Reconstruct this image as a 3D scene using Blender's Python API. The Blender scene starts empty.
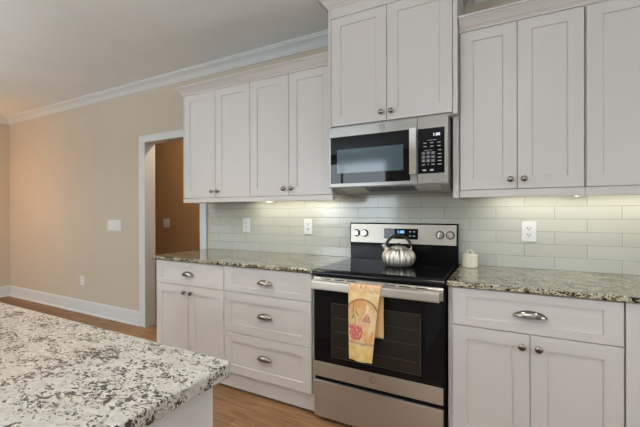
import bpy, bmesh, math, random
from mathutils import Vector, Matrix, noise
random.seed(7)
S = bpy.context.scene
COL = S.collection
PI = math.pi

# ------------------------------------------------------------------ camera
CAM = Vector((1.026, -2.5241, 1.2676)); YAW, PITCH, ROLL = map(math.radians, (27.6136, -0.1036, -0.1123))
F_PX, PY = 349.1586, 212.5147
R = Vector((math.cos(YAW), math.sin(YAW), 0)); Fw = Vector((-math.sin(YAW), math.cos(YAW), 0)); U = Vector((0, 0, 1))
F2 = Fw*math.cos(PITCH)+U*math.sin(PITCH); U2 = U*math.cos(PITCH)-Fw*math.sin(PITCH)
R3 = R*math.cos(ROLL)+U2*math.sin(ROLL); U3 = U2*math.cos(ROLL)-R*math.sin(ROLL)
cd = bpy.data.cameras.new('camera'); cam = bpy.data.objects.new('camera', cd); COL.objects.link(cam)
cd.sensor_width = 36; cd.lens = F_PX/640*36; cd.shift_y = (PY-213.5)/640; cd.clip_start = 0.02
M4 = Matrix((R3, U3, -F2)).transposed().to_4x4(); M4.translation = CAM
cam.matrix_world = M4
S.camera = cam

# ------------------------------------------------------------------ world, light, exposure
S.view_settings.view_transform = 'Standard'; S.view_settings.look = 'None'
S.view_settings.gamma = 1; S.view_settings.use_curve_mapping = False
S.view_settings.exposure = -0.06
W = bpy.data.worlds.new('world'); S.world = W; W.use_nodes = True
W.node_tree.nodes['Background'].inputs[0].default_value = (0.8, 0.9, 1, 1)
W.node_tree.nodes['Background'].inputs[1].default_value = 0.3
def area(name, loc, target, sx, sy, power, color, shape='RECTANGLE', spread=PI):
    l = bpy.data.lights.new(name, 'AREA'); l.shape = shape; l.size = sx
    if shape == 'RECTANGLE': l.size_y = sy
    l.energy = power; l.color = color; l.spread = spread
    o = bpy.data.objects.new(name, l); COL.objects.link(o); o.location = loc
    o.rotation_euler = (Vector(target)-Vector(loc)).to_track_quat('-Z', 'Y').to_euler()
    return o
DAY = (0.80, 0.92, 1.0); WARM = (1.0, 0.92, 0.82); LED = (1.0, 0.95, 0.82)
# daylight through the windows of the wall behind the camera and of the right wall
area('window_daylight', (-2.5, -6.28, 1.675), (-2.5, 0, 1.675), 2.2, 1.55, 102, DAY)
area('window_daylight', (1.6, -6.28, 1.45), (1.6, 0, 1.45), 2.4, 1.5, 12, DAY)
area('window_daylight', (3.88, -2.9, 1.45), (0, -2.9, 1.45), 1.6, 1.5, 47, DAY)
# recessed ceiling lamps
CANS = [(-0.95, -1.32), (0.45, -1.32), (1.85, -1.32), (-0.55, -3.6), (0.75, -3.6), (2.2, -3.6)]
for cx, cy in CANS:
    area('recessed_lamp', (cx, cy, 2.683), (cx, cy, 0), 0.14, 0.14, (6.0 if cx < 0 else 4.0 if cx < 1 else 2.5) if cy > -2 else 1.2, WARM, 'DISK', math.radians(95) if cy > -2 else PI)
# warm light added left of the frame for the orange glow on the wall
area('left_wall_glow', (-4.75, -1.5, 1.7), (-5.63, -0.25, 1.3), 0.3, 0.3, 13, (1.0, 0.50, 0.17), 'DISK')
# unseen fill lights added to bounce off the ceiling, behind camera and dining side
area('bounce_fill', (0.9, -3.4, 2.0), (0.9, -3.4, 3), 0.5, 0.5, 76, (0.92, 0.955, 1.0), 'DISK')
area('bounce_fill', (-3.2, -3.2, 2.0), (-3.2, -3.2, 3), 0.5, 0.5, 105, (0.90, 0.95, 1.0), 'DISK')
# hallway ceiling lamp
area('hall_lamp', (-1.9, 0.62, 2.6), (-3.0, 1.0, 0.9), 0.2, 0.2, 20, (1.0, 0.80, 0.55), 'DISK')
# strips under the wall cabinets
area('under_cabinet_lamp', (-0.52, -0.12, 1.380), (-0.52, -0.09, 0), 0.80, 0.03, 2.3, LED)
area('under_cabinet_lamp', (1.42, -0.12, 1.380), (1.42, -0.09, 0), 0.90, 0.03, 2.6, LED)

# ------------------------------------------------------------------ materials
def new_mat(name):
    m = bpy.data.materials.new(name); m.use_nodes = True
    nt = m.node_tree; b = nt.nodes['Principled BSDF']
    return m, nt, b
def setp(b, **k):
    names = dict(color='Base Color', rough='Roughness', metal='Metallic', spec='Specular IOR Level', coat='Coat Weight',
                 coat_rough='Coat Roughness', aniso='Anisotropic', emit='Emission Color', power='Emission Strength', trans='Transmission Weight', ior='IOR', sheen='Sheen Weight')
    for n, v in k.items():
        if n in ('color', 'emit') and len(v) == 3: v = (*v, 1)
        b.inputs[names[n]].default_value = v
def flat(name, color, rough=0.5, **k):
    m, nt, b = new_mat(name); setp(b, color=color, rough=rough, **k); return m
def node(nt, t, **k):
    n = nt.nodes.new(t)
    for a, v in k.items():
        if a.startswith('i_'): n.inputs[a[2:].replace('_', ' ')].default_value = v
        else: setattr(n, a, v)
    return n
def coords(nt, kind='Object', scale=(1, 1, 1), loc=(0, 0, 0), rot=(0, 0, 0)):
    tc = node(nt, 'ShaderNodeTexCoord'); mp = node(nt, 'ShaderNodeMapping')
    nt.links.new(tc.outputs[kind], mp.inputs[0])
    mp.inputs['Location'].default_value = loc; mp.inputs['Scale'].default_value = scale; mp.inputs['Rotation'].default_value = rot
    return mp.outputs[0]
def ramp(nt, src, stops, interp='LINEAR'):
    r = node(nt, 'ShaderNodeValToRGB'); cr = r.color_ramp; cr.interpolation = interp
    while len(cr.elements) < len(stops): cr.elements.new(0.5)
    for e, (p, c) in zip(cr.elements, stops):
        e.position = p; e.color = (c, c, c, 1) if isinstance(c, (int, float)) else (*c, 1)
    nt.links.new(src, r.inputs[0]); return r.outputs[0]
def mix(nt, fac, a, b, mode='MIX'):
    n = node(nt, 'ShaderNodeMix', data_type='RGBA', blend_type=mode)
    L = nt.links
    for sock, v in ((n.inputs[0], fac), (n.inputs[6], a), (n.inputs[7], b)):
        if isinstance(v, (int, float)): sock.default_value = v
        elif isinstance(v, tuple): sock.default_value = (*v, 1)
        else: L.new(v, sock)
    return n.outputs[2]
def bump(nt, b, h, strength=0.2, dist=0.002):
    n = node(nt, 'ShaderNodeBump', i_Strength=strength, i_Distance=dist)
    nt.links.new(h, n.inputs['Height']); nt.links.new(n.outputs[0], b.inputs['Normal']); return n
def noise_tex(nt, vec, scale, detail=4, rough=0.55, dist=0.0):
    n = node(nt, 'ShaderNodeTexNoise', i_Scale=scale, i_Detail=detail, i_Roughness=rough, i_Distortion=dist)
    nt.links.new(vec, n.inputs['Vector']); return n.outputs['Fac']

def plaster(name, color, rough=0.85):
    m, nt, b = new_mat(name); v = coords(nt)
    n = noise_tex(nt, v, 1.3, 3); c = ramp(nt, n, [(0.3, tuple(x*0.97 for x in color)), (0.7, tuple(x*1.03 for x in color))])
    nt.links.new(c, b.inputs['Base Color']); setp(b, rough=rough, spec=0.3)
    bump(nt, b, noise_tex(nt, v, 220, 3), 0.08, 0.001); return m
WALL = plaster('tan wall paint', (0.495, 0.430, 0.342))
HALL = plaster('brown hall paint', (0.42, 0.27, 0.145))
CEIL = plaster('ceiling paint', (0.825, 0.86, 0.86), 0.95)
TRIM = flat('white trim paint', (0.59, 0.605, 0.60), 0.35)
CAB = flat('off white cabinet paint', (0.59, 0.552, 0.518), 0.33)
CABIN = flat('cabinet gap shade', (0.40, 0.38, 0.365), 0.6)  # darker copy of the cabinet paint with gap shade in its colour, unused
DARK = flat('dark gap', (0.006, 0.005, 0.005), 0.9, spec=0.1)
PLASTIC = flat('white plastic', (0.68, 0.68, 0.665), 0.3)
SLOT = flat('outlet slot', (0.03, 0.03, 0.03), 0.6)
NICKEL = flat('antique nickel', (0.27, 0.24, 0.205), 0.2, metal=1.0)
CHROME = flat('bright chrome', (0.75, 0.74, 0.72), 0.12, metal=1.0)
BLACKGLASS = flat('black glass', (0.005, 0.005, 0.006), 0.025, spec=0.25)
BLACK = flat('black enamel', (0.006, 0.006, 0.007), 0.14, spec=0.22)
BLACKPL = flat('black plastic', (0.012, 0.011, 0.011), 0.32)
CREAM = flat('cream glazed ceramic', (0.70, 0.65, 0.52), 0.2)
GREYMARK = flat('pale grey print', (0.42, 0.43, 0.44), 0.5)
RINGM = flat('burner ring print', (0.025, 0.025, 0.027), 0.1)
WINGLASS = flat('oven window glass', (0.022, 0.018, 0.015), 0.05, spec=0.5)
MWGLASS = flat('microwave window glass', (0.060, 0.095, 0.112), 0.08, spec=0.5)  # blue-grey base colour stands in for the lit mesh screen inside
RACK = flat('oven rack behind glass', (0.04, 0.036, 0.032), 0.4)
BLUEDIG = flat('blue clock digits', (0.1, 0.4, 0.8), 0.5, emit=(0.25, 0.62, 1.0), power=2.0)
WHITEDIG = flat('white clock digits', (0.8, 0.8, 0.8), 0.5, emit=(0.9, 0.95, 1.0), power=1.2)
LENS = flat('frosted lamp lens', (0.55, 0.55, 0.48), 0.4)
FROST = flat('lamp diffuser', (0.9, 0.9, 0.85), 0.5)

def steel_mat(name, color=(0.54, 0.495, 0.43), rough=0.40, sc=(3, 3, 240), aniso=0.82):
    m, nt, b = new_mat(name); v = coords(nt, scale=sc); n = noise_tex(nt, v, 1.0, 3)
    c = ramp(nt, n, [(0.2, tuple(x*0.93 for x in color)), (0.8, tuple(x*1.06 for x in color))])
    nt.links.new(c, b.inputs['Base Color'])
    r = ramp(nt, n, [(0.2, rough*0.85), (0.8, rough*1.2)]); nt.links.new(r, b.inputs['Roughness'])
    setp(b, metal=1.0, aniso=aniso)
    tg = node(nt, 'ShaderNodeCombineXYZ', i_Z=1.0); nt.links.new(tg.outputs[0], b.inputs['Tangent'])     # horizontal brushing spreads reflections up and down
    return m
STEEL = steel_mat('brushed stainless steel')
MWSTEEL = steel_mat('microwave stainless steel', (0.285, 0.272, 0.25), 0.34, aniso=0.7)
KSTEEL = steel_mat('kettle steel', (0.80, 0.76, 0.68), 0.38, (6, 6, 160), 0.85)

def granite_mat(name, seed, light, mid, brown, dark, amount, fine=1.0, coat=0.0):
    """crystals: two layers of random cells, thinned and gathered into clusters by slow noise"""
    m, nt, b = new_mat(name)
    v0 = coords(nt, scale=(1.0, 1.5, 1.3), loc=(seed, seed*0.7, 0.3), rot=(0, 0, 0.45))
    wob = node(nt, 'ShaderNodeTexNoise', i_Scale=38.0, i_Detail=3.0); nt.links.new(v0, wob.inputs['Vector'])
    vm = node(nt, 'ShaderNodeVectorMath', operation='MULTIPLY_ADD'); vm.inputs[1].default_value = (0.022, 0.022, 0.022)
    nt.links.new(wob.outputs['Color'], vm.inputs[0]); nt.links.new(v0, vm.inputs[2]); v = vm.outputs[0]
    def cells(scale):
        vo = node(nt, 'ShaderNodeTexVoronoi', i_Scale=scale); nt.links.new(v, vo.inputs['Vector'])
        sp = node(nt, 'ShaderNodeSeparateColor'); nt.links.new(vo.outputs['Color'], sp.inputs[0]); return sp
    big, small = cells(62*fine), cells(135*fine)
    clus = noise_tex(nt, v, 8, 5, 0.65); clus2 = noise_tex(nt, v, 21, 4, 0.6)
    def below(rnd, cl, k, off):                      # 1 where the cell's random number is under a clustered threshold
        a = node(nt, 'ShaderNodeMath', operation='MULTIPLY_ADD'); a.inputs[1].default_value = k; a.inputs[2].default_value = off
        nt.links.new(cl, a.inputs[0])
        c = node(nt, 'ShaderNodeMath', operation='LESS_THAN'); nt.links.new(rnd, c.inputs[0]); nt.links.new(a.outputs[0], c.inputs[1]); return c.outputs[0]
    base = mix(nt, big.outputs[2], light, tuple(x*0.86 for x in light))
    base = mix(nt, ramp(nt, clus2, [(0.35, 0.45), (0.6, 0.0)]), base, mid)
    base = mix(nt, ramp(nt, noise_tex(nt, v, 75, 4, 0.65), [(0.36, 0.65), (0.60, 0.0)]), base, mid)
    base = mix(nt, below(big.outputs[0], clus2, 1.6, -0.62+amount), base, mid)
    base = mix(nt, below(small.outputs[0], clus, 1.5, -0.56+amount), base, brown)
    base = mix(nt, below(small.outputs[1], clus2, 2.6, -1.12+amount), base, dark)
    base = mix(nt, below(big.outputs[1], clus, 2.4, -1.12+amount), base, dark)
    nt.links.new(base, b.inputs['Base Color']); setp(b, rough=0.12, spec=0.9, coat=coat, coat_rough=0.10); return m
GRANITE = granite_mat('speckled counter granite', 3.0, (0.68, 0.635, 0.49), (0.29, 0.25, 0.15), (0.15, 0.095, 0.032), (0.014, 0.011, 0.008), 0.10, 1.1, 0.35)
GRANITE_I = granite_mat('speckled island granite', 11.0, (0.60, 0.56, 0.49), (0.36, 0.33, 0.285), (0.25, 0.21, 0.17), (0.058, 0.05, 0.043), -0.09, 1.3)

def wood_floor():
    m, nt, b = new_mat('oak plank floor'); v = coords(nt)
    br = node(nt, 'ShaderNodeTexBrick', offset=0.37, offset_frequency=2)
    nt.links.new(v, br.inputs['Vector'])
    for k, x in (('Scale', 1.0), ('Mortar Size', 0.0012), ('Mortar Smooth', 0.3), ('Bias', 0.0), ('Brick Width', 1.15), ('Row Height', 0.125)):
        br.inputs[k].default_value = x
    br.inputs['Color1'].default_value = (0, 0, 0, 1); br.inputs['Color2'].default_value = (1, 1, 1, 1); br.inputs['Mortar'].default_value = (0.4, 0.4, 0.4, 1)
    v2 = coords(nt, scale=(1.6, 22, 1)); g = noise_tex(nt, v2, 2.2, 6, 0.62, 0.8)
    v3 = coords(nt, scale=(1, 4, 1)); big = noise_tex(nt, v3, 1.4, 3)
    c = ramp(nt, g, [(0.25, (0.13, 0.060, 0.027)), (0.5, (0.28, 0.148, 0.070)), (0.78, (0.40, 0.225, 0.112))])
    c = mix(nt, 0.55, c, ramp(nt, br.outputs['Color'], [(0, 0.62), (1, 1.15)]), 'MULTIPLY')
    c = mix(nt, 0.35, c, ramp(nt, big, [(0.3, 0.6), (0.7, 1.2)]), 'MULTIPLY')
    c = mix(nt, br.outputs['Fac'], c, (0.03, 0.015, 0.008))
    nt.links.new(c, b.inputs['Base Color']); setp(b, rough=0.48, spec=0.25)
    bump(nt, b, g, 0.08, 0.001); return m
FLOOR = wood_floor()

TP, TR, TX, TZ = 0.3155, 0.077, 0.988, 0.914      # tile pitch, row height, joint phase
def tile_mat():
    m, nt, b = new_mat('glossy pale subway tile')
    tc = node(nt, 'ShaderNodeTexCoord'); sep = node(nt, 'ShaderNodeSeparateXYZ'); com = node(nt, 'ShaderNodeCombineXYZ')
    nt.links.new(tc.outputs['Object'], sep.inputs[0])
    ax = node(nt, 'ShaderNodeMath', operation='ADD'); ax.inputs[1].default_value = -TX+TP*0.5+TP*10
    az = node(nt, 'ShaderNodeMath', operation='ADD'); az.inputs[1].default_value = -TZ+TR*10
    nt.links.new(sep.outputs[0], ax.inputs[0]); nt.links.new(sep.outputs[2], az.inputs[0])
    nt.links.new(ax.outputs[0], com.inputs[0]); nt.links.new(az.outputs[0], com.inputs[1])
    br = node(nt, 'ShaderNodeTexBrick', offset=0.5, offset_frequency=2); nt.links.new(com.outputs[0], br.inputs['Vector'])
    for k, x in (('Scale', 1.0), ('Mortar Size', 0.0016), ('Mortar Smooth', 0.5), ('Bias', 0.0), ('Brick Width', TP), ('Row Height', TR)):
        br.inputs[k].default_value = x
    br.inputs['Color1'].default_value = (0.455, 0.455, 0.395, 1); br.inputs['Color2'].default_value = (0.50, 0.50, 0.44, 1)
    br.inputs['Mortar'].default_value = (0.25, 0.25, 0.215, 1)
    nt.links.new(br.outputs['Color'], b.inputs['Base Color']); setp(b, rough=0.11, spec=0.5)
    inv = node(nt, 'ShaderNodeMath', operation='MULTIPLY_ADD'); inv.inputs[1].default_value = -1.0
    v = coords(nt, scale=(1, 1, 2)); wob = noise_tex(nt, v, 9, 2)
    nt.links.new(br.outputs['Fac'], inv.inputs[0])
    w2 = node(nt, 'ShaderNodeMath', operation='MULTIPLY'); w2.inputs[1].default_value = 0.9; nt.links.new(wob, w2.inputs[0])
    nt.links.new(w2.outputs[0], inv.inputs[2])
    bump(nt, b, inv.outputs[0], 0.55, 0.0022); return m
TILE = tile_mat()

# ------------------------------------------------------------------ mesh helpers
class MB:
    def __init__(s): s.bm = bmesh.new()
    def quad(s, pts): s.bm.faces.new([s.bm.verts.new(p) for p in pts]); return s
    def box(s, x0, x1, y0, y1, z0, z1, bev=0.0, seg=2):
        t = bmesh.new(); bmesh.ops.create_cube(t, size=1.0)
        for v in t.verts: v.co = Vector(((x0+x1)/2+v.co.x*(x1-x0), (y0+y1)/2+v.co.y*(y1-y0), (z0+z1)/2+v.co.z*(z1-z0)))
        if bev > 0: bmesh.ops.bevel(t, geom=t.edges[:], offset=bev, segments=seg, affect='EDGES', profile=0.5)
        s.merge(t); return s
    def merge(s, t, mat=None):
        if mat is not None: bmesh.ops.transform(t, matrix=mat, verts=t.verts)
        me = bpy.data.meshes.new('tmp'); t.to_mesh(me); t.free(); s.bm.from_mesh(me); bpy.data.meshes.remove(me); return s
    def lathe(s, prof, cx, cy, seg=32, lobes=0, amp=0.0, axis='Z', cz=0.0, lobe_w=None):
        t = bmesh.new(); rings = []
        for j, (r, z) in enumerate(prof):
            ring = []
            for i in range(seg):
                a = 2*PI*i/seg; rr = r
                if lobes: rr = r*(1-amp*(lobe_w[j] if lobe_w else 1)*(1-abs(math.sin(a*lobes/2))))
                ring.append(t.verts.new((rr*math.cos(a), rr*math.sin(a), z)))
            rings.append(ring)
        for a, b in zip(rings, rings[1:]):
            for i in range(seg): t.faces.new((a[i], a[(i+1) % seg], b[(i+1) % seg], b[i]))
        if prof[0][0] > 1e-6: t.faces.new(rings[0][::-1])
        if prof[-1][0] > 1e-6: t.faces.new(rings[-1])
        bmesh.ops.remove_doubles(t, verts=t.verts, dist=1e-6)
        if axis == 'Y': m = Matrix.Translation((cx, cy, cz)) @ Matrix.Rotation(PI/2, 4, 'X')     # +z of profile -> -y
        else: m = Matrix.Translation((cx, cy, cz))
        return s.merge(t, m)
    def tube(s, pts, r, seg=10, sx=1.0):
        t = bmesh.new(); rings = []; pts = [Vector(p) for p in pts]; n = len(pts)
        up = Vector((0, 0, 1)); prev = None
        for i, p in enumerate(pts):
            d = (pts[min(i+1, n-1)]-pts[max(i-1, 0)]).normalized()
            if prev is None: a = d.orthogonal().normalized()
            else: a = (prev-d*prev.dot(d)).normalized()
            prev = a; b = d.cross(a); rr = r[i] if isinstance(r, (list, tuple)) else r
            rings.append([t.verts.new(p+a*rr*math.cos(2*PI*k/seg)+b*rr*sx*math.sin(2*PI*k/seg)) for k in range(seg)])
        for a, b in zip(rings, rings[1:]):
            for k in range(seg): t.faces.new((a[k], a[(k+1) % seg], b[(k+1) % seg], b[k]))
        t.faces.new(rings[0][::-1]); t.faces.new(rings[-1]); return s.merge(t)
    def sweep(s, path, prof, closed_prof=True):
        """profile (o, z) carried along a horizontal mitred path; o is measured to the right-hand outside of the path"""
        t = bmesh.new(); P = [Vector((p[0], p[1])) for p in path]; n = len(P); rings = []
        for i in range(n):
            d1 = (P[i]-P[i-1]).normalized() if i else None; d2 = (P[i+1]-P[i]).normalized() if i < n-1 else None
            n1 = Vector((d1.y, -d1.x)) if d1 else None; n2 = Vector((d2.y, -d2.x)) if d2 else None
            if n1 is None: nn = n2
            elif n2 is None: nn = n1
            else: nn = (n1+n2)/(1+n1.dot(n2))
            rings.append([t.verts.new((P[i].x+nn.x*o, P[i].y+nn.y*o, z)) for o, z in prof])
        m = len(prof)
        for a, b in zip(rings, rings[1:]):
            for k in range(m): t.faces.new((a[k], a[(k+1) % m], b[(k+1) % m], b[k]))
        t.faces.new(rings[0]); t.faces.new(rings[-1][::-1]); return s.merge(t)
    def prism(s, poly, a0, a1, axis='X'):
        """closed polygon extruded along an axis: X -> poly is (y, z); Y -> (x, z); Z -> (x, y)"""
        t = bmesh.new()
        f = {'X': lambda p, a: (a, p[0], p[1]), 'Y': lambda p, a: (p[0], a, p[1]), 'Z': lambda p, a: (p[0], p[1], a)}[axis]
        A = [t.verts.new(f(p, a0)) for p in poly]; B = [t.verts.new(f(p, a1)) for p in poly]; n = len(poly)
        for k in range(n): t.faces.new((A[k], A[(k+1) % n], B[(k+1) % n], B[k]))
        t.faces.new(A[::-1]); t.faces.new(B); return s.merge(t)
    def build(s, name, mat, parent=None, smooth=0.6):
        bmesh.ops.recalc_face_normals(s.bm, faces=s.bm.faces)
        if parent is not None:
            bmesh.ops.translate(s.bm, verts=s.bm.verts, vec=-world_loc(parent))
        me = bpy.data.meshes.new(name); s.bm.to_mesh(me); s.bm.free(); me.materials.append(mat)
        if smooth:
            for p in me.polygons: p.use_smooth = True
            me.set_sharp_from_angle(angle=smooth)
        o = bpy.data.objects.new(name, me); COL.objects.link(o)
        if parent is not None: o.parent = parent
        if smooth:
            wn_ = o.modifiers.new('even_normals', 'WEIGHTED_NORMAL'); wn_.keep_sharp = True; wn_.weight = 80
        return o
def world_loc(o):
    v = Vector(o.location)
    while o.parent: o = o.parent; v += Vector(o.location)
    return v
def tag(o, label, cat, group=None):
    o['label'] = label; o['category'] = cat
    if group: o['group'] = group
    return o
def thing(name, label, cat, loc, group=None):
    o = bpy.data.objects.new(name, None); COL.objects.link(o); o.location = loc; o.empty_display_size = 0.1
    return tag(o, label, cat, group)
def struct(o): o['kind'] = 'structure'; return o
def text_mb(mb, txt, size, x, y, z, rot=None, depth=0.0004):
    cu = bpy.data.curves.new('t', 'FONT'); cu.body = txt; cu.size = size; cu.align_x = 'CENTER'; cu.align_y = 'CENTER'; cu.extrude = depth
    cu.resolution_u = 2
    ob = bpy.data.objects.new('t', cu); COL.objects.link(ob)
    dg = bpy.context.evaluated_depsgraph_get(); me = bpy.data.meshes.new_from_object(ob.evaluated_get(dg))
    bpy.data.objects.remove(ob); bpy.data.curves.remove(cu)
    t = bmesh.new(); t.from_mesh(me); bpy.data.meshes.remove(me)
    mb.merge(t, Matrix.Translation((x, y, z)) @ (rot or Matrix.Rotation(PI/2, 4, 'X'))); return mb

# ------------------------------------------------------------------ room shell
CZ = 2.69; XL, XR, YF = -5.63, 3.9, -6.3; WT = 0.11
DX0, DX1, DZ = -2.455, -1.627, 2.035
struct(MB().box(XL-0.1, XR+0.1, YF-0.1, 1.2, -0.08, 0).build('floor', FLOOR, smooth=0))
struct(MB().box(XL-0.1, XR+0.1, YF-0.1, 1.2, CZ, CZ+0.08).build('ceiling', CEIL, smooth=0))
w = MB().box(XL, DX0-0.02, 0, WT, 0, CZ).box(DX1+0.02, XR, 0, WT, 0, CZ).box(DX0-0.02, DX1+0.02, 0, WT, DZ+0.02, CZ)
struct(w.build('wall_back', WALL, smooth=0))
struct(MB().box(XL-0.1, XL, YF, 1.2, 0, CZ).build('wall_left', WALL, smooth=0))
def holed_wall(name, axis, at, a0, a1, holes):
    m = MB(); t = 0.1
    f = (lambda p0, p1, z0, z1: m.box(p0, p1, at-t, at, z0, z1)) if axis == 'Y' else (lambda p0, p1, z0, z1: m.box(at, at+t, p0, p1, z0, z1))
    x = a0
    for h0, h1, z0, z1 in holes:
        f(x, h0, 0, CZ); f(h0, h1, 0, z0); f(h0, h1, z1, CZ); x = h1
    f(x, a1, 0, CZ); return struct(m.build(name, WALL, smooth=0))
holed_wall('wall_front', 'Y', YF, XL, XR, [(-3.6, -1.4, 0.9, 2.45), (0.4, 2.8, 0.7, 2.2)])
holed_wall('wall_right', 'X', XR, YF, 1.2, [(-3.7, -2.1, 0.7, 2.2)])
def window(n, axis, at, a0, a1, z0, z1):
    m = MB(); c = 0.09
    def f(p0, p1, q0, q1, d=0.02):
        if axis == 'Y': m.box(p0, p1, at-0.02, at+d, q0, q1, 0.003)
        else: m.box(at-d, at+0.02, p0, p1, q0, q1, 0.003)
    f(a0-c, a1+c, z1, z1+c); f(a0-c, a1+c, z0-c, z0); f(a0-c, a0, z0, z1); f(a1, a1+c, z0, z1)
    f((a0+a1)/2-0.03, (a0+a1)/2+0.03, z0, z1, 0.035); f(a0, a1, (z0+z1)/2-0.02, (z0+z1)/2+0.02, 0.03)
    return struct(m.build('window_%d' % n, TRIM))
window(1, 'Y', YF, -3.6, -1.4, 0.9, 2.45); window(2, 'Y', YF, 0.4, 2.8, 0.7, 2.2); window(3, 'X', XR, -3.7, -2.1, 0.7, 2.2)
# hallway behind the doorway
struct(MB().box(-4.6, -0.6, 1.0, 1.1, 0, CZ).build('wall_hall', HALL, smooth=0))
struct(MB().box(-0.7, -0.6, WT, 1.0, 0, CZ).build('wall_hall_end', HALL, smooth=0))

# mouldings
CP = [(0.0, 2.606), (0.008, 2.606), (0.010, 2.618), (0.016, 2.620), (0.022, 2.634), (0.036, 2.652), (0.056, 2.664), (0.066, 2.668), (0.068, 2.676), (0.078, 2.678), (0.078, CZ), (0.0, CZ)]
def crown(n, path, dz=0.0): return struct(MB().sweep(path, [(a*(1-dz/0.084), min(CZ, CZ-(CZ-z)*(1-dz/0.084))) for a, z in CP]).build('trim_%d' % n, TRIM, smooth=0.5))
crown(1, [(XL, -6.2), (XL, 0), (-0.08, 0)])
crown(2, [(0.865, 0), (XR, 0)], 0.034)
BP = [(0.0, 0.0), (0.026, 0.0), (0.026, 0.012), (0.018, 0.020), (0.015, 0.022), (0.015, 0.128), (0.012, 0.142), (0.006, 0.150), (0.005, 0.158), (0.0, 0.158)]
struct(MB().sweep([(XL, -6.2), (XL, 0)], BP).build('baseboard_left', TRIM, smooth=0.5))
struct(MB().sweep([(XL+0.026, 0), (-2.558, 0)], BP).build('baseboard_back', TRIM, smooth=0.5))
m = MB()
for x0, x1 in ((-2.558, DX0), (DX1, -1.540)):
    m.box(x0, x1, -0.019, 0, 0, DZ, 0.003)
m.box(-2.558, -1.540, -0.019, 0, DZ, 2.112, 0.003)
m.box(DX0-0.02, DX0, -0.001, WT+0.001, 0, DZ).box(DX1, DX1+0.02, -0.001, WT+0.001, 0, DZ).box(DX0-0.02, DX1+0.02, -0.001, WT+0.001, DZ, DZ+0.02)
struct(m.build('door_1', TRIM))

# tile backsplash
b = MB().box(-1.497, 2.3, -0.008, -0.0004, 0.9145, 1.83).build('tile_backsplash', TILE, smooth=0)
tag(b, 'pale grey green glossy subway tile backsplash along the wall behind the range', 'backsplash')

# ------------------------------------------------------------------ cabinet builders
def shaker(x0, x1, z0, z1, yf, side=0.066, top=0.062, bot=0.062, th=0.019, rec=0.0070):
    t = bmesh.new()
    def ring(ax0, ax1, az0, az1, y): return [t.verts.new(p) for p in ((ax0, y, az0), (ax1, y, az0), (ax1, y, az1), (ax0, y, az1))]
    e = 0.0015
    b0 = ring(x0, x1, z0, z1, yf+th); o0 = ring(x0, x1, z0, z1, yf+e); o1 = ring(x0+e, x1-e, z0+e, z1-e, yf)
    i0 = ring(x0+side, x1-side, z0+bot, z1-top, yf); i1 = ring(x0+side+0.005, x1-side-0.005, z0+bot+0.0015, z1-top-0.0007, yf+rec)
    for a, b in ((b0, o0), (o0, o1), (o1, i0), (i0, i1)):
        for k in range(4): t.faces.new((a[k], a[(k+1) % 4], b[(k+1) % 4], b[k]))
    t.faces.new(i1); t.faces.new(b0[::-1])
    m = MB(); m.merge(t); return m
KNOBP = [(0.0, 0), (0.0075, 0), (0.0065, 0.004), (0.0055, 0.010), (0.0065, 0.014), (0.013, 0.0165), (0.0165, 0.0205), (0.0160, 0.0245), (0.0115, 0.0285), (0.005, 0.0302), (0.0, 0.0305)]
def knob(parent, x, yf, z): return MB().lathe([(r, h) for r, h in KNOBP], x, yf, 20, axis='Y', cz=z).build('knob', NICKEL, parent)
def cup_pull(parent, x, yf, z, w=0.128, h=0.030):
    t = bmesh.new(); nu, nv = 20, 10; rows = []
    for j in range(nv+1):
        ph = j/nv*PI*0.50                            # 0 = back plate at the top, outwards and down to the lip
        row = []
        for i in range(nu+1):
            s = -1+2*i/nu; e = max(0.0, 1-abs(s)**2.2)**0.72; rd = 0.021*e
            row.append(t.verts.new((x+s*w/2, yf-0.0015-rd*math.sin(ph), z-h*0.45+h*e*math.cos(ph)+0.003*(1-e))))
        rows.append(row)
    for a, b in zip(rows, rows[1:]):
        for i in range(nu): t.faces.new((a[i], a[i+1], b[i+1], b[i]))
    bmesh.ops.remove_doubles(t, verts=t.verts, dist=1e-5)
    bmesh.ops.solidify(t, geom=t.faces[:], thickness=0.0018)
    m = MB(); m.merge(t)
    m.tube([(x+(-1+2*k/14)*w/2*0.99, yf-0.002, z-h*0.45+h*1.03*max(0, 1-abs(-1+2*k/14)**2.2)**0.72+0.003*(1-max(0, 1-abs(-1+2*k/14)**2.2)**0.72)) for k in range(15)], 0.0022, 8)
    return m.build('cup_pull', NICKEL, parent, smooth=1.0)
BF, BFACE = -0.6323, -0.612          # base cabinet: door front, carcass front
G = 0.0016
def base_cabinet(name, label, x0, x1, fronts, skirt_x):
    t = thing(name, label, 'cabinet', ((x0+x1)/2, -0.31, 0))
    m = MB().box(x0, x1, BFACE, -0.003, 0.075, 0.8875, 0.001)
    m.build('body', CAB, t)
    MB().box(skirt_x[0], skirt_x[1], -0.598, -0.05, 0.022, 0.075).box(skirt_x[0], skirt_x[1], -0.610, -0.598, 0.022, 0.128).build('toe_board', CAB, t)
    MB().box(skirt_x[0]+0.01, skirt_x[1]-0.002, -0.575, -0.06, 0.0, 0.022).build('toe_recess', DARK, t)
    for f in fronts:
        kind, fx0, fx1, z0, z1 = f[:5]
        if kind == 'drawer':
            th = 0.040 if z1-z0 < 0.2 else 0.060
            d = shaker(fx0+G, fx1-G, z0+G, z1-G, BF, 0.066, th, th).build('drawer', CAB, t, smooth=0.3)
            cup_pull(d, (fx0+fx1)/2, BF, f[5], f[6] if len(f) > 6 else 0.125)
        else:
            d = shaker(fx0+G, fx1-G, z0+G, z1-G, BF).build('door', CAB, t, smooth=0.3)
            knob(d, f[5], BF, f[6])
    return t
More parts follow.
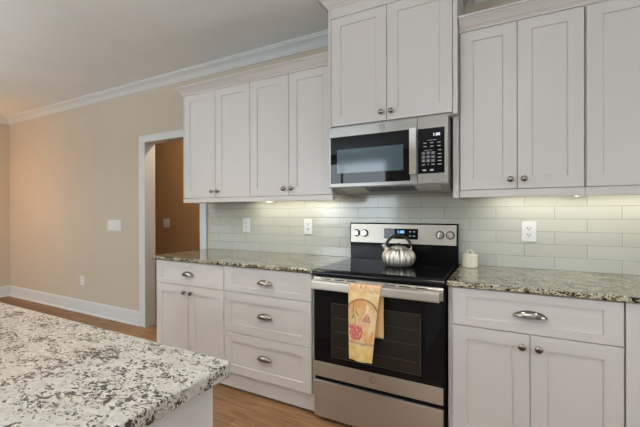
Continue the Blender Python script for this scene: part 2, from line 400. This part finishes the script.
base_cabinet('base_cabinet', 'pale base cabinet with one drawer over two doors beside the doorway', -1.466, -0.7417,
    [('drawer', -1.462, -0.7417, 0.7056, 0.8845, 0.796, 0.125), ('door', -1.462, -1.1005, 0.1305, 0.7046, -1.131, 0.655), ('door', -1.1005, -0.7417, 0.1305, 0.7046, -1.059, 0.655)], (-1.466, -0.7417))
base_cabinet('drawer_cabinet', 'pale base cabinet of three drawers stacked left of the range', -0.7409, -0.006,
    [('drawer', -0.7409, -0.0238, 0.7056, 0.8845, 0.795), ('drawer', -0.7409, -0.0238, 0.4210, 0.7046, 0.569), ('drawer', -0.7409, -0.0238, 0.1305, 0.4200, 0.287)], (-0.7409, -0.006))
base_cabinet('base_cabinet', 'pale base cabinet with drawer and two doors right of the range', 0.776, 1.4810,
    [('drawer', 0.797, 1.4795, 0.6940, 0.8845, 0.787, 0.140), ('door', 0.797, 1.1383, 0.1305, 0.6930, 1.105, 0.636), ('door', 1.1383, 1.4795, 0.1305, 0.6930, 1.172, 0.636)], (0.776, 1.4810))
t = thing('filler_cabinet', 'plain pale cabinet front at the right end of the base cabinets', 'cabinet', (1.75, -0.31, 0))
MB().box(1.4825, 2.05, BFACE, -0.003, 0.075, 0.8875, 0.001).build('body', CAB, t)
MB().box(1.4845, 2.05, BF, BFACE-0.0005, 0.1305, 0.8845, 0.0015).build('front_panel', CAB, t)
MB().box(1.4825, 2.05, -0.598, -0.05, 0.0, 0.075).build('toe_board', CAB, t)

CCP = [(0.0, 0.0), (0.006, 0.0), (0.006, 0.010), (0.011, 0.013), (0.011, 0.018), (0.018, 0.021), (0.026, 0.032), (0.040, 0.046), (0.050, 0.050), (0.050, 0.055), (0.060, 0.057), (0.060, 0.066), (0.0, 0.066)]
def cab_crown(label, path, z0, s=1.0):
    o = MB().sweep(path, [(a*s, z0+b*s) for a, b in CCP]).build('crown_moulding', CAB, smooth=0.5)
    return tag(o, label, 'moulding')
def wall_cabinet(label, x0, x1, yf, z0, zd0, zd1, ztop, doors, lstile=0.0, rstile=0.0):
    t = thing('wall_cabinet', label, 'cabinet', ((x0+x1)/2, yf/2, z0))
    m = MB().box(x0, x1, yf+0.0205, -0.009, zd0-0.004 if zd0-z0 > 0.02 else z0, ztop, 0.0008)
    m.build('body', CAB, t)
    if zd0-z0 > 0.02:
        MB().box(x0, x1, yf+0.001, yf+0.020, z0, zd0-0.003, 0.001).box(x0, x0+0.016, yf+0.0205, -0.009, z0, zd0-0.0045).build('light_rail', CAB, t)
    if lstile: MB().box(x0, x0+lstile-0.002, yf+0.001, yf+0.0203, zd0-0.002 if zd0-z0 > 0.02 else z0, ztop, 0.0008).build('stile', CAB, t)
    if rstile: MB().box(x1-rstile+0.002, x1, yf+0.001, yf+0.0203, zd0-0.002 if zd0-z0 > 0.02 else z0, ztop, 0.0008).build('stile', CAB, t)
    for dx0, dx1, kx, kz in doors:
        d = shaker(dx0+G, dx1-G, zd0, zd1-0.003, yf, 0.066, 0.058, 0.062).build('door', CAB, t, smooth=0.3)
        knob(d, kx, yf, kz)
    return t
UF = -0.3469
wall_cabinet('pale two door wall cabinet at the left end by the doorway', -1.4766, -0.7345, UF, 1.3498, 1.3887, 2.289, 2.292,
    [(-1.467, -1.0983, -1.128, 1.443), (-1.0983, -0.7345, -1.064, 1.443)], lstile=0.0096)
wall_cabinet('pale two door wall cabinet left of the microwave', -0.7337, -0.0140, UF, 1.3498, 1.3887, 2.289, 2.292,
    [(-0.7337, -0.3725, -0.413, 1.440), (-0.3725, -0.0160, -0.344, 1.440)])
cab_crown('stepped crown moulding topping the wall cabinets left of the microwave', [(-1.4766, -0.010), (-1.4766, UF+0.004), (-0.0135, UF+0.004)], 2.2895, 0.98)
t = wall_cabinet('tall pale two door wall cabinet above the microwave', -0.0124, 0.7995, -0.4136, 1.8245, 1.8365, 2.556, 2.689,
    [(0.0071, 0.3897, 0.357, 1.888), (0.3897, 0.7743, 0.421, 1.888)], lstile=0.0195, rstile=0.0252)
MB().box(0.0066, 0.7748, -0.4126, -0.3935, 2.5565, 2.689, 0.0005).build('frieze', CAB, t)
MB().box(0.768, 0.7995, UF, -0.009, 1.3491, 1.824, 0.001).build('side_filler', CAB, t)
cab_crown('crown moulding between the tall middle cabinet and the ceiling', [(-0.0124, -0.085), (-0.0124, -0.4126), (0.7995, -0.4126), (0.7995, -0.085)], 2.6237, 1.0)
wall_cabinet('pale two door wall cabinet right of the microwave', 0.8035, 1.3935, UF, 1.3491, 1.3931, 2.3052, 2.308,
    [(0.8075, 1.0966, 1.064, 1.443), (1.0966, 1.3925, 1.129, 1.444)], lstile=0.004)
wall_cabinet('pale wall cabinet at the right edge with one wide door', 1.3945, 1.93, UF, 1.3491, 1.3931, 2.3052, 2.308,
    [(1.3985, 1.93, 1.895, 1.444)], lstile=0.004)
cab_crown('stepped crown moulding topping the wall cabinets right of the microwave', [(0.8035, UF+0.004), (1.93, UF+0.004), (1.93, -0.010)], 2.3055, 1.05)

# ------------------------------------------------------------------ countertops
def slab(x0, x1, y0, y1, z0, z1, r=0.006, corner=0.0):
    t = bmesh.new(); bmesh.ops.create_cube(t, size=1.0)
    for v in t.verts: v.co = Vector(((x0+x1)/2+v.co.x*(x1-x0), (y0+y1)/2+v.co.y*(y1-y0), (z0+z1)/2+v.co.z*(z1-z0)))
    if corner:
        ed = [e for e in t.edges if abs(e.verts[0].co.z-e.verts[1].co.z) > 1e-4]
        bmesh.ops.bevel(t, geom=ed, offset=corner, segments=6, affect='EDGES', profile=0.5)
    ed = [e for e in t.edges if abs(e.verts[0].co.z-e.verts[1].co.z) < 1e-5]
    bmesh.ops.bevel(t, geom=ed, offset=r, segments=3, affect='EDGES', profile=0.5)
    m = MB(); m.merge(t); return m
tag(slab(-1.520, -0.004, -0.648, -0.0005, 0.888, 0.914).build('countertop', GRANITE), 'speckled granite countertop left of the range', 'countertop')
tag(slab(0.772, 2.06, -0.648, -0.0005, 0.888, 0.914).build('countertop', GRANITE), 'speckled granite countertop right of the range', 'countertop')
# island
t = thing('kitchen_island', 'white panelled island cabinet under the cream granite slab', 'island', (-0.6, -2.45, 0))
MB().box(-1.7, 0.408, -2.95, -1.925, 0.0, 0.878, 0.001).build('body', CAB, t)
sh = shaker(-2.955, -1.920, 0.002, 0.8775, 0.0, 0.055, 0.050, 0.12)      # built facing -y, turned to face +x
bmesh.ops.transform(sh.bm, matrix=Matrix(((0, -1, 0, 0.4285), (1, 0, 0, 0), (0, 0, 1, 0), (0, 0, 0, 1))), verts=sh.bm.verts)
sh.build('end_panel', CAB, t, smooth=0.3)
tag(slab(-1.75, 0.458, -3.0, -1.885, 0.8785, 0.914, 0.006, 0.02).build('countertop', GRANITE_I), 'large cream granite island slab with dark flecks in the foreground', 'countertop')

# ------------------------------------------------------------------ wall plates
def plate(mb, x, z, y, w, h, d=0.006): return mb.box(x-w/2, x+w/2, y-d, y, z-h/2, z+h/2, 0.0025)
def outlet(label, x, z, y, w=0.080, h=0.126, group=None):
    t = thing('wall_outlet', label, 'outlet', (x, y, z-h/2), group)
    plate(MB(), x, z, y-0.0005, w, h).build('cover_plate', PLASTIC, t)
    for s in (1, -1):
        zz = z+s*0.0195
        r = MB().box(x-0.017, x+0.017, y-0.0085, y-0.006, zz-0.0145, zz+0.0145, 0.002).build('receptacle', PLASTIC, t)
        MB().box(x-0.0095, x-0.0055, y-0.0092, y-0.008, zz-0.003, zz+0.007).box(x+0.0055, x+0.0095, y-0.0092, y-0.008, zz-0.002, zz+0.006).box(x-0.0028, x+0.0028, y-0.0092, y-0.008, zz-0.0115, zz-0.006).build('slot', SLOT, r)
outlet('white outlet on the tiles under the left end wall cabinet', -1.048, 1.149, -0.008)
outlet('white outlet on the tiles just left of the range', -0.398, 1.147, -0.008)
outlet('white outlet on the tiles right of the range', 1.170, 1.144, -0.008)
outlet('white outlet low on the tan wall above the baseboard', -3.694, 0.404, 0.0, 0.085, 0.118)
def switch(label, x, z, y, n, w, h=0.128):
    t = thing('light_switch', label, 'light switch', (x, y, z-h/2))
    plate(MB(), x, z, y-0.0005, w, h).build('cover_plate', PLASTIC, t)
    for k in range(n):
        xx = x+(k-(n-1)/2)*(w-0.03)/n
        MB().box(xx-0.016, xx+0.016, y-0.009, y-0.006, z-0.033, z+0.033, 0.0015).build('rocker', PLASTIC, t)
switch('wide white switch plate on the tan wall left of the doorway', -3.03, 1.115, 0.0, 4, 0.255)
switch('small white switch plate on the brown hallway wall beyond the doorway', -3.375, 1.108, 1.0, 2, 0.13)

# ------------------------------------------------------------------ range
RX0, RX1 = 0.004, 0.765; RC = (RX0+RX1)/2
rg = thing('kitchen_range', 'stainless steel and black electric range with glass cooktop', 'range', (RC, -0.33, 0))
MB().box(RX0, RX1, -0.632, -0.03, 0.03, 0.885, 0.002).build('body', BLACK, rg)
for fx in (RX0+0.05, RX1-0.05):
    for fy in (-0.57, -0.08): MB().lathe([(0.018, 0), (0.018, 0.006), (0.008, 0.008), (0.008, 0.032)], fx, fy, 14).build('foot', BLACKPL, rg)
# cooktop: black frame with rounded front, glass and faint element rings
ck = MB().prism([(-0.045, 0.884), (-0.640, 0.884), (-0.655, 0.884), (-0.662, 0.888), (-0.664, 0.898), (-0.660, 0.910), (-0.650, 0.9165), (-0.640, 0.918), (-0.045, 0.918)], RX0-0.002, RX1+0.001, 'X').build('cooktop', BLACK, rg, smooth=0.9)
MB().box(RX0+0.010, RX1-0.010, -0.638, -0.078, 0.9175, 0.9205, 0.0012).build('cooktop_glass', BLACKGLASS, ck)
for ex, ey, er in ((0.20, -0.47, 0.105), (0.565, -0.47, 0.088), (0.20, -0.22, 0.075), (0.565, -0.22, 0.105), (0.384, -0.185, 0.045)):
    m = MB()
    for rr in (er, er*0.66):
        t = bmesh.new(); n = 48
        A = [t.verts.new((ex+rr*math.cos(2*PI*k/n), ey+rr*math.sin(2*PI*k/n), 0.9208)) for k in range(n)]
        B = [t.verts.new((ex+(rr-0.002)*math.cos(2*PI*k/n), ey+(rr-0.002)*math.sin(2*PI*k/n), 0.9208)) for k in range(n)]
        for k in range(n): t.faces.new((A[k], A[(k+1) % n], B[(k+1) % n], B[k]))
        m.merge(t)
    m.build('burner_ring', RINGM, ck)
# backguard
bg = MB().prism([(-0.012, 0.915), (-0.062, 0.915), (-0.062, 0.93), (-0.066, 1.035), (-0.080, 1.040), (-0.066, 1.178), (-0.058, 1.186), (-0.012, 1.186)], 0.001, 0.767, 'X').build('backguard', BLACK, rg, smooth=0.4)
def bgy(z): return -0.080+(z-1.040)*(0.014/0.138)
MB().prism([(bgy(1.043)-0.0025, 1.043), (bgy(1.177)-0.0025, 1.177), (bgy(1.177)+0.002, 1.177), (bgy(1.043)+0.002, 1.043)], 0.010, 0.757, 'X').build('control_fascia', STEEL, bg, smooth=0)
m = MB(); t = bmesh.new()
MB_disp = MB().prism([(bgy(1.075)-0.0045, 1.075), (bgy(1.148)-0.0045, 1.148), (bgy(1.148)-0.001, 1.148), (bgy(1.075)-0.001, 1.075)], 0.268, 0.508, 'X').build('display_panel', BLACKGLASS, bg, smooth=0)
TILT = Matrix.Rotation(PI/2-0.101, 4, 'X')
text_mb(MB(), '1:00', 0.030, 0.388, bgy(1.122)-0.0055, 1.124, TILT).build('clock_digits', BLUEDIG, MB_disp, smooth=0)
for cx in (0.290, 0.316, 0.455, 0.482):
    for cz in (1.128, 1.098):
        MB().box(cx-0.007, cx+0.007, bgy(cz)-0.0058, bgy(cz)-0.004, cz-0.004, cz+0.004).build('button', GREYMARK, MB_disp, smooth=0)
for cx in (0.350, 0.372, 0.394, 0.416):
    MB().box(cx-0.005, cx+0.005, bgy(1.093)-0.0058, bgy(1.093)-0.004, 1.091, 1.095).build('button', GREYMARK, MB_disp, smooth=0)
for kx in (0.055, 0.120, 0.653, 0.719):
    y0 = bgy(1.110)-0.0025
    k = MB().lathe([(0.0, 0.0035), (0.0235, 0.0035), (0.0235, 0.007), (0.0215, 0.020), (0.019, 0.024), (0.0, 0.0245)], kx, y0, 28, axis='Y', cz=1.110).build('control_knob', CHROME, bg)
    MB().lathe([(0.0, 0), (0.0285, 0), (0.0280, 0.004), (0.0, 0.004)], kx, y0, 28, axis='Y', cz=1.110).build('knob_skirt', BLACKPL, k)
    a = random.uniform(-0.7, 0.7)
    g = MB(); g.box(-0.005, 0.005, -0.033, -0.022, -0.0195, 0.0195, 0.002)
    bmesh.ops.transform(g.bm, matrix=Matrix.Translation((kx, y0, 1.110)) @ Matrix.Rotation(a, 4, 'Y'), verts=g.bm.verts)
    g.build('grip', CHROME, k)
# oven door
DF = -0.656
od = MB().box(RX0+0.003, RX1-0.008, DF+0.004, -0.634, 0.2765, 0.880, 0.002).build('oven_door', BLACK, rg)
MB().prism([(DF+0.003, 0.806), (DF-0.003, 0.812), (DF-0.003, 0.868), (DF+0.004, 0.876), (DF+0.010, 0.876), (DF+0.010, 0.806)], RX0+0.003, RX1-0.008, 'X').build('top_trim', STEEL, od, smooth=0.5)
for vx in (0.06, 0.145, 0.225, 0.45, 0.53, 0.62):
    MB().box(vx, vx+0.06, DF-0.0036, DF-0.001, 0.8635, 0.8685).build('vent_slot', DARK, od, smooth=0)
MB().box(RX0+0.004, RX1-0.009, DF-0.0015, DF+0.005, 0.3655, 0.806, 0.001).build('door_glass', BLACKGLASS, od)
wn = MB().box(0.128, 0.642, DF-0.0022, DF-0.0005, 0.408, 0.725, 0.0).build('oven_window', WINGLASS, od, smooth=0)
m = MB()
for rz in (0.47, 0.56, 0.64):
    m.box(0.14, 0.63, DF-0.0026, DF-0.0021, rz, rz+0.003)
m.build('oven_rack', RACK, od, smooth=0)
m = MB(); e = 0.003
m.box(0.125, 0.645, DF-0.0027, DF-0.0015, 0.405, 0.405+e).box(0.125, 0.645, DF-0.0027, DF-0.0015, 0.728-e, 0.728).box(0.125, 0.125+e, DF-0.0027, DF-0.0015, 0.405, 0.728).box(0.645-e, 0.645, DF-0.0027, DF-0.0015, 0.405, 0.728)
m.build('window_border', flat('window border print', (0.05, 0.045, 0.04), 0.3), od, smooth=0)
MB().box(RX0+0.003, RX1-0.008, DF-0.003, DF+0.006, 0.2765, 0.3655, 0.002).build('bottom_trim', STEEL, od)
def roundel(parent, x, y, z, r):
    m = MB(); n = 32
    m.tube([(x+r*math.cos(2*PI*k/n), y, z+r*math.sin(2*PI*k/n)) for k in range(n+1)], r*0.09, 6)
    for s, dx in ((1, -0.28), (-1, 0.30)):
        m.tube([(x+dx*r+s*r*0.33*math.cos(0.6+4.6*k/14), y, z+r*0.42*math.sin(0.6+4.6*k/14)) for k in range(15)], r*0.07, 6)
    for q in range(4):
        a0 = PI/4+q*PI/2
        m.tube([(x+r*(0.82-0.12*math.sin(PI*k/8))*math.cos(a0-0.5+k/8), y, z+r*(0.82-0.12*math.sin(PI*k/8))*math.sin(a0-0.5+k/8)) for k in range(9)], r*0.05, 6)
    return m.build('emblem', flat('emblem grey', (0.28, 0.27, 0.26), 0.35, metal=1.0), parent)
roundel(od, 0.383, DF-0.0034, 0.326, 0.020)
# handle: broad flat bar on two posts
HY = -0.709
h = MB().prism([(HY+0.010, 0.811), (HY-0.002, 0.811), (HY-0.008, 0.815), (HY-0.009, 0.822), (HY-0.009, 0.850), (HY-0.006, 0.860), (HY+0.002, 0.864), (HY+0.010, 0.864), (HY+0.013, 0.856), (HY+0.013, 0.820)], 0.022, 0.747, 'X').build('handle', STEEL, od, smooth=0.6)
for px in (0.045, 0.724): MB().box(px-0.012, px+0.012, HY+0.010, DF-0.002, 0.818, 0.854, 0.003).build('handle_post', STEEL, h)
# storage drawer
dr = MB().box(RX0+0.003, RX1-0.008, DF-0.002, -0.634, 0.032, 0.2490, 0.004).build('storage_drawer', STEEL, rg)
MB().box(RX0+0.003, RX1-0.008, DF+0.012, -0.634, 0.2500, 0.2755).build('drawer_gap', DARK, rg, smooth=0)

# towel over the oven handle
def towel():
    path = []            # (y, z, s) from the hidden back end over the bar to the front hem
    yb, yf = HY+0.0165, HY-0.0125
    nb, nf = 34, 120
    for k in range(nb): path.append((yb+0.0015*math.sin(k*0.3), 0.580+(0.8555-0.580)*k/nb))
    for k in range(9):
        a = PI*k/8; path.append(((yb+yf)/2+(yb-yf)/2*math.cos(a), 0.8555+0.0125*math.sin(a)))
    for k in range(1, nf+1): path.append((yf-0.004*math.sin(PI*min(1, k/nf)), 0.8555-(0.8555-0.449)*k/nf))
    nu = 70; t = bmesh.new(); cl = t.loops.layers.color.new('print'); rows = []; uv = {}
    for j, (y, z) in enumerate(path):
        front = j >= nb+4; f = max(0, (j-nb-8)/nf)
        if front: xa, xb = 0.262+0.004*f, 0.452-0.052*f**0.75
        else: xa, xb = 0.275, 0.4545
        row = []
        for i in range(nu+1):
            u = i/nu; x = xa+(xb-xa)*u
            fold = 0.0032*f*math.sin(u*8.5+0.6)+0.0016*f*math.sin(u*21+z*9) if front else 0.0
            sag = -0.006*math.sin(PI*u)*f if front else 0
            v = t.verts.new((x, y+fold-(0.0035*f if front else 0), z+sag+(-0.004*(u-0.5) if f > 0 else 0)))
            uv[v] = (u, f if front else -1); row.append(v)
        rows.append(row)
    def paint(u, f):
        if f < 0: return (0.66, 0.42, 0.20)
        X, Y = u, f*2.25                                   # about square units
        n1 = noise.noise(Vector((X*5, Y*5, 1.3))); n2 = noise.noise(Vector((X*14, Y*14, 4.1)))
        yel = Vector((0.66, 0.45, 0.19)); cream = Vector((0.72, 0.57, 0.33)); org = Vector((0.58, 0.30, 0.11))
        c = yel.lerp(cream, max(0, min(1, 0.5+n1)))
        if f < 0.075: return tuple(Vector((0.58, 0.28, 0.17)).lerp(cream, max(0, min(1, 0.45+n2*0.9))))
        d = math.hypot((X-0.48)/0.60, (Y-0.95)/0.58)        # arch of the picture
        if d < 1 and Y < 0.95 or (0.95 <= Y < 1.72 and 0.03 < X < 0.97):
            c = org.lerp(cream, max(0, min(1, 0.05+abs(X-0.2)*0.45+(Y-0.4)*0.50+n1*0.45+n2*0.25)))
        if 0.94 < d < 1.03 and Y < 0.95: c = Vector((0.33, 0.17, 0.09))
        def blob(cx, cy, rx, ry): return math.hypot((X-cx)/rx, (Y-cy)/ry) < 1
        # flask with red wine
        if blob(0.66, 0.60, 0.05, 0.09): c = cream*1.05
        if 0.64 < Y < 1.08 and abs(X-0.66) < 0.05+0.16*max(0, Y-0.76)/0.3 : c = Vector((0.74, 0.60, 0.42))
        if 0.78 < Y < 1.06 and abs(X-0.66) < 0.03+0.15*(Y-0.76)/0.3: c = Vector((0.42, 0.10, 0.085)).lerp(Vector((0.68, 0.38, 0.28)), max(0, min(1, 0.5+n2)))
        # olive sprig
        if abs(X-0.22-0.05*math.sin(Y*7)) < 0.02 and 0.50 < Y < 1.08: c = Vector((0.30, 0.24, 0.09))
        for lx, ly, a in ((0.17, 0.92, 0.5), (0.31, 0.80, -0.5)):
            dx, dy = X-lx, Y-ly; p = dx*math.cos(a)+dy*math.sin(a); q = -dx*math.sin(a)+dy*math.cos(a)
            if (p/0.03)**2+(q/0.10)**2 < 1: c = Vector((0.22, 0.22, 0.07))
        # bowl of red fruit, lower left
        if blob(0.27, 1.16, 0.26, 0.07): c = Vector((0.50, 0.20, 0.15)).lerp(cream, max(0, min(1, 0.4+n2)))
        for k in range(19):
            gx, gy = 0.06+0.10*(k % 5)+0.05*((k//5) % 2)+0.022*math.sin(k*5.1), 1.24+0.105*(k//5)+0.02*math.sin(k*3.7)
            if gx+0.35*(gy-1.24) < 0.58 and blob(gx, gy, 0.058, 0.060): c = Vector((0.50, 0.085, 0.09)).lerp(Vector((0.70, 0.32, 0.30)), max(0, min(1, (0.03-(X-gx)-(Y-gy))*5)))
        if 1.66 < Y < 1.73: c = Vector((0.40, 0.20, 0.10)).lerp(cream, 0.4+0.4*n1)
        if 1.30 < Y < 1.62 and X > 0.55 and abs(math.sin(X*16+Y*3)) < 0.25: c = c.lerp(Vector((0.48, 0.19, 0.10)), 0.6)
        if math.hypot((X-0.78)/0.26, (Y-1.46)/0.20) < 1: c = Vector((0.66, 0.34, 0.12)).lerp(cream, max(0, min(1, 0.25+n1+0.3*math.sin(X*26))))
        if Y > 1.80: c = Vector((0.66, 0.43, 0.14)).lerp(Vector((0.74, 0.55, 0.24)), max(0, min(1, 0.5+n1)))
        return tuple(c)
    for a, b in zip(rows, rows[1:]):
        for i in range(nu):
            fc = t.faces.new((a[i], a[i+1], b[i+1], b[i]))
            for lp in fc.loops: lp[cl] = (*[max(0, min(1, x*1.12))**(1/2.2) for x in paint(*uv[lp.vert])], 1)
    bmesh.ops.recalc_face_normals(t, faces=t.faces)
    me = bpy.data.meshes.new('kitchen_towel'); t.to_mesh(me); t.free()
    mt, nt, b = new_mat('printed cotton towel'); at = node(nt, 'ShaderNodeVertexColor', layer_name='print')
    nt.links.new(at.outputs[0], b.inputs['Base Color']); setp(b, rough=0.9, spec=0.1, sheen=0.2)
    bump(nt, b, noise_tex(nt, coords(nt), 700, 2), 0.25, 0.001)
    me.materials.append(mt)
    for p in me.polygons: p.use_smooth = True
    o = bpy.data.objects.new('kitchen_towel', me); COL.objects.link(o)
    md = o.modifiers.new('thickness', 'SOLIDIFY'); md.thickness = 0.0022; md.offset = 0
    return tag(o, 'yellow printed kitchen towel hanging over the oven door handle', 'towel')
towel()

# ------------------------------------------------------------------ kettle
KX, KY, KZ = 0.432, -0.300, 0.9215
kt = thing('tea_kettle', 'squat brushed steel kettle with black arched handle on the cooktop', 'kettle', (KX, KY, KZ))
prof = [(0.0, 0.0), (0.066, 0.0), (0.078, 0.003), (0.092, 0.013), (0.1025, 0.028), (0.1075, 0.047), (0.1068, 0.063), (0.101, 0.080), (0.089, 0.096), (0.072, 0.108), (0.054, 0.1145), (0.047, 0.116)]
lw = [0, 0.6, 0.8, 1, 1, 1, 1, 1, 1, 0.9, 0.6, 0]
MB().lathe([(r, z+KZ) for r, z in prof], KX, KY, 192, 16, 0.07, lobe_w=lw).build('body', KSTEEL, kt, smooth=1.4)
ld = MB().lathe([(0.0475, 0.1145), (0.0475, 0.1195), (0.043, 0.1225), (0.024, 0.127), (0.0, 0.128)], KX, KY, 40, cz=KZ).build('lid', KSTEEL, kt, smooth=0.8)
MB().lathe([(0.006, 0.127), (0.006, 0.132), (0.013, 0.135), (0.014, 0.141), (0.009, 0.145), (0.0, 0.146)], KX, KY, 20, cz=KZ).build('lid_knob', BLACKPL, ld)
ca, sa = math.cos(0.47), math.sin(0.47)
def kp(u, z, w=0.0): return (KX+u*ca-w*sa, KY+u*sa+w*ca, KZ+z)
MB().tube([kp(-0.070, 0.098), kp(-0.082, 0.112), kp(-0.090, 0.122), kp(-0.094, 0.129)], [0.018, 0.015, 0.0125, 0.012], 16).build('spout', KSTEEL, kt, smooth=1.0)
MB().tube([kp(-0.0935, 0.128), kp(-0.097, 0.136)], [0.0140, 0.0125], 16).build('spout_cap', CHROME, kt)
arch = [kp(-0.080*math.cos(PI*k/20)*(1.03-0.06*math.sin(PI*k/20)), 0.110+0.084*math.sin(PI*k/20)**0.9) for k in range(21)]
MB().tube(arch[1:20], 0.0085, 12, 1.35).build('handle', BLACKPL, kt, smooth=1.0)
for e in (0, 1):
    p0 = kp(-0.076 if e == 0 else 0.076, 0.098)
    MB().tube([p0]+arch[:3] if e == 0 else arch[18:]+[p0], 0.0062, 10).build('handle_bracket', CHROME, kt)

# ------------------------------------------------------------------ canister
CX, CY, C0 = 0.842, -0.112, 0.9145
cn = thing('canister', 'small cream lidded ceramic canister beside the range', 'canister', (CX, CY, C0))
MB().lathe([(0.0, 0), (0.043, 0), (0.0455, 0.003), (0.046, 0.010), (0.0445, 0.066), (0.0435, 0.069), (0.0, 0.069)], CX, CY, 36, cz=C0).build('jar', CREAM, cn)
ld = MB().lathe([(0.0, 0.0692), (0.0455, 0.0692), (0.0465, 0.072), (0.0465, 0.078), (0.043, 0.083), (0.030, 0.0875), (0.0, 0.090)], CX, CY, 36, cz=C0).build('lid', CREAM, cn)
MB().tube([(CX+0.017*math.cos(PI*k/12), CY, C0+0.086+0.022*math.sin(PI*k/12)) for k in range(13)], 0.0042, 10).build('lid_handle', CREAM, ld)

# ------------------------------------------------------------------ microwave
MX0, MX1, MF, MZ0, MZ1 = 0.001, 0.7545, -0.437, 1.429, 1.8225
mw = thing('microwave_oven', 'stainless steel over the range microwave with black window', 'microwave', ((MX0+MX1)/2, -0.22, MZ0))
MB().box(MX0+0.002, MX1-0.002, -0.408, -0.010, MZ0+0.004, MZ1, 0.002).build('body', flat('microwave side paint', (0.30, 0.29, 0.28), 0.4), mw)
dm = MB().box(MX0, 0.5815, MF, -0.4085, MZ0, MZ1-0.001, 0.004).build('door', MWSTEEL, mw)
MB().box(0.015, 0.540, MF-0.0015, MF+0.002, 1.452, 1.757, 0.001).build('door_glass', BLACKGLASS, dm)
MB().box(0.062, 0.499, MF-0.0022, MF-0.0008, 1.518, 1.672, 0.0006).build('window', MWGLASS, dm, smooth=0)
roundel(dm, 0.367, MF-0.0006, 1.788, 0.0165)
hd = MB().prism([(0.541, MF-0.030), (0.579, MF-0.030), (0.581, MF-0.027), (0.578, MF-0.016), (0.542, MF-0.016), (0.539, MF-0.027)], 1.487, 1.757, 'Z').build('handle', CHROME, dm, smooth=0.4)
for hz in (1.503, 1.741): MB().box(0.550, 0.570, MF-0.017, MF-0.0005, hz-0.010, hz+0.010, 0.002).build('handle_post', CHROME, hd)
cp = MB().box(0.5825, MX1, MF, -0.4085, MZ0, MZ1-0.001, 0.004).build('control_side', MWSTEEL, mw)
pn = MB().box(0.586, 0.734, MF-0.0015, MF+0.002, 1.490, 1.752, 0.001).build('control_panel', BLACKGLASS, cp)
text_mb(MB(), '1:00', 0.024, 0.690, MF-0.0022, 1.712).build('clock_digits', WHITEDIG, pn, smooth=0)
MB().box(0.640, 0.690, MF-0.0021, MF-0.0012, 1.6805, 1.6825).build('label_strip', GREYMARK, pn, smooth=0)
for r_, zz in enumerate((1.666, 1.646)):
    for c_, xx in enumerate((0.626, 0.664, 0.704)):
        MB().box(xx-0.009, xx+0.009, MF-0.0021, MF-0.0012, zz-0.002, zz+0.002).build('button_mark', GREYMARK, pn, smooth=0)
MB().box(0.622, 0.668, MF-0.0021, MF-0.0012, 1.6235, 1.6255).build('label_strip', GREYMARK, pn, smooth=0)
for q, ch in enumerate('123456789'):
    xx, zz = 0.617+0.027*(q % 3), 1.608-0.0225*(q//3)
    k = MB().box(xx-0.0105, xx+0.0105, MF-0.0019, MF-0.0012, zz-0.0082, zz+0.0082).build('key', flat('key grey', (0.10, 0.10, 0.105), 0.4), pn, smooth=0)
    text_mb(MB(), ch, 0.015, xx, MF-0.0022, zz).build('digit', GREYMARK, k, smooth=0)
for xx, ch in ((0.617, None), (0.644, '0'), (0.671, None)):
    if ch: text_mb(MB(), ch, 0.015, xx, MF-0.0022, 1.5405).build('digit', GREYMARK, pn, smooth=0)
    else: MB().box(xx-0.009, xx+0.009, MF-0.0021, MF-0.0012, 1.5385, 1.5425).build('button_mark', GREYMARK, pn, smooth=0)
for zz in (1.622, 1.600, 1.580, 1.560, 1.540):
    MB().box(0.697, 0.717, MF-0.0021, MF-0.0012, zz-0.002, zz+0.002).build('button_mark', GREYMARK, pn, smooth=0)
for xx in (0.622, 0.664):
    MB().box(xx-0.010, xx+0.010, MF-0.0021, MF-0.0012, 1.504, 1.5135).build('button_mark', GREYMARK, pn, smooth=0)
# underside: slopes down behind the door, with two lamp covers and a grille
US = flat('underside grey paint', (0.33, 0.33, 0.32), 0.4)
MB().prism([(-0.428, MZ0+0.003), (-0.428, MZ0-0.003), (-0.26, 1.396), (-0.015, 1.396), (-0.015, MZ0+0.003)], MX0+0.004, MX1-0.004, 'X').build('underside', US, mw, smooth=0)
def slope_panel(name, mat, x0, x1, y0, y1, d=0.003):
    f = lambda y: MZ0-0.003+(1.396-MZ0+0.003)*(y+0.428)/0.168
    return MB().prism([(y0, f(y0)-d), (y1, f(y1)-d), (y1, f(y1)+0.001), (y0, f(y0)+0.001)], x0, x1, 'X').build(name, mat, mw, smooth=0)
slope_panel('lamp_cover', LENS, 0.075, 0.235, -0.40, -0.29); slope_panel('lamp_cover', LENS, 0.565, 0.70, -0.40, -0.29)
slope_panel('vent_grille', BLACKPL, 0.245, 0.55, -0.415, -0.31)

# ------------------------------------------------------------------ recessed lamp trims
for i, (cx, cy) in enumerate(CANS):
    o = MB().lathe([(0.075, CZ), (0.098, CZ), (0.096, CZ-0.004), (0.078, CZ-0.007), (0.074, CZ-0.004)], cx, cy, 32).build('recessed_light', PLASTIC)
    tag(o, 'round white recessed lamp ring in the kitchen ceiling', 'ceiling light', 'recessed lamps in the kitchen ceiling')
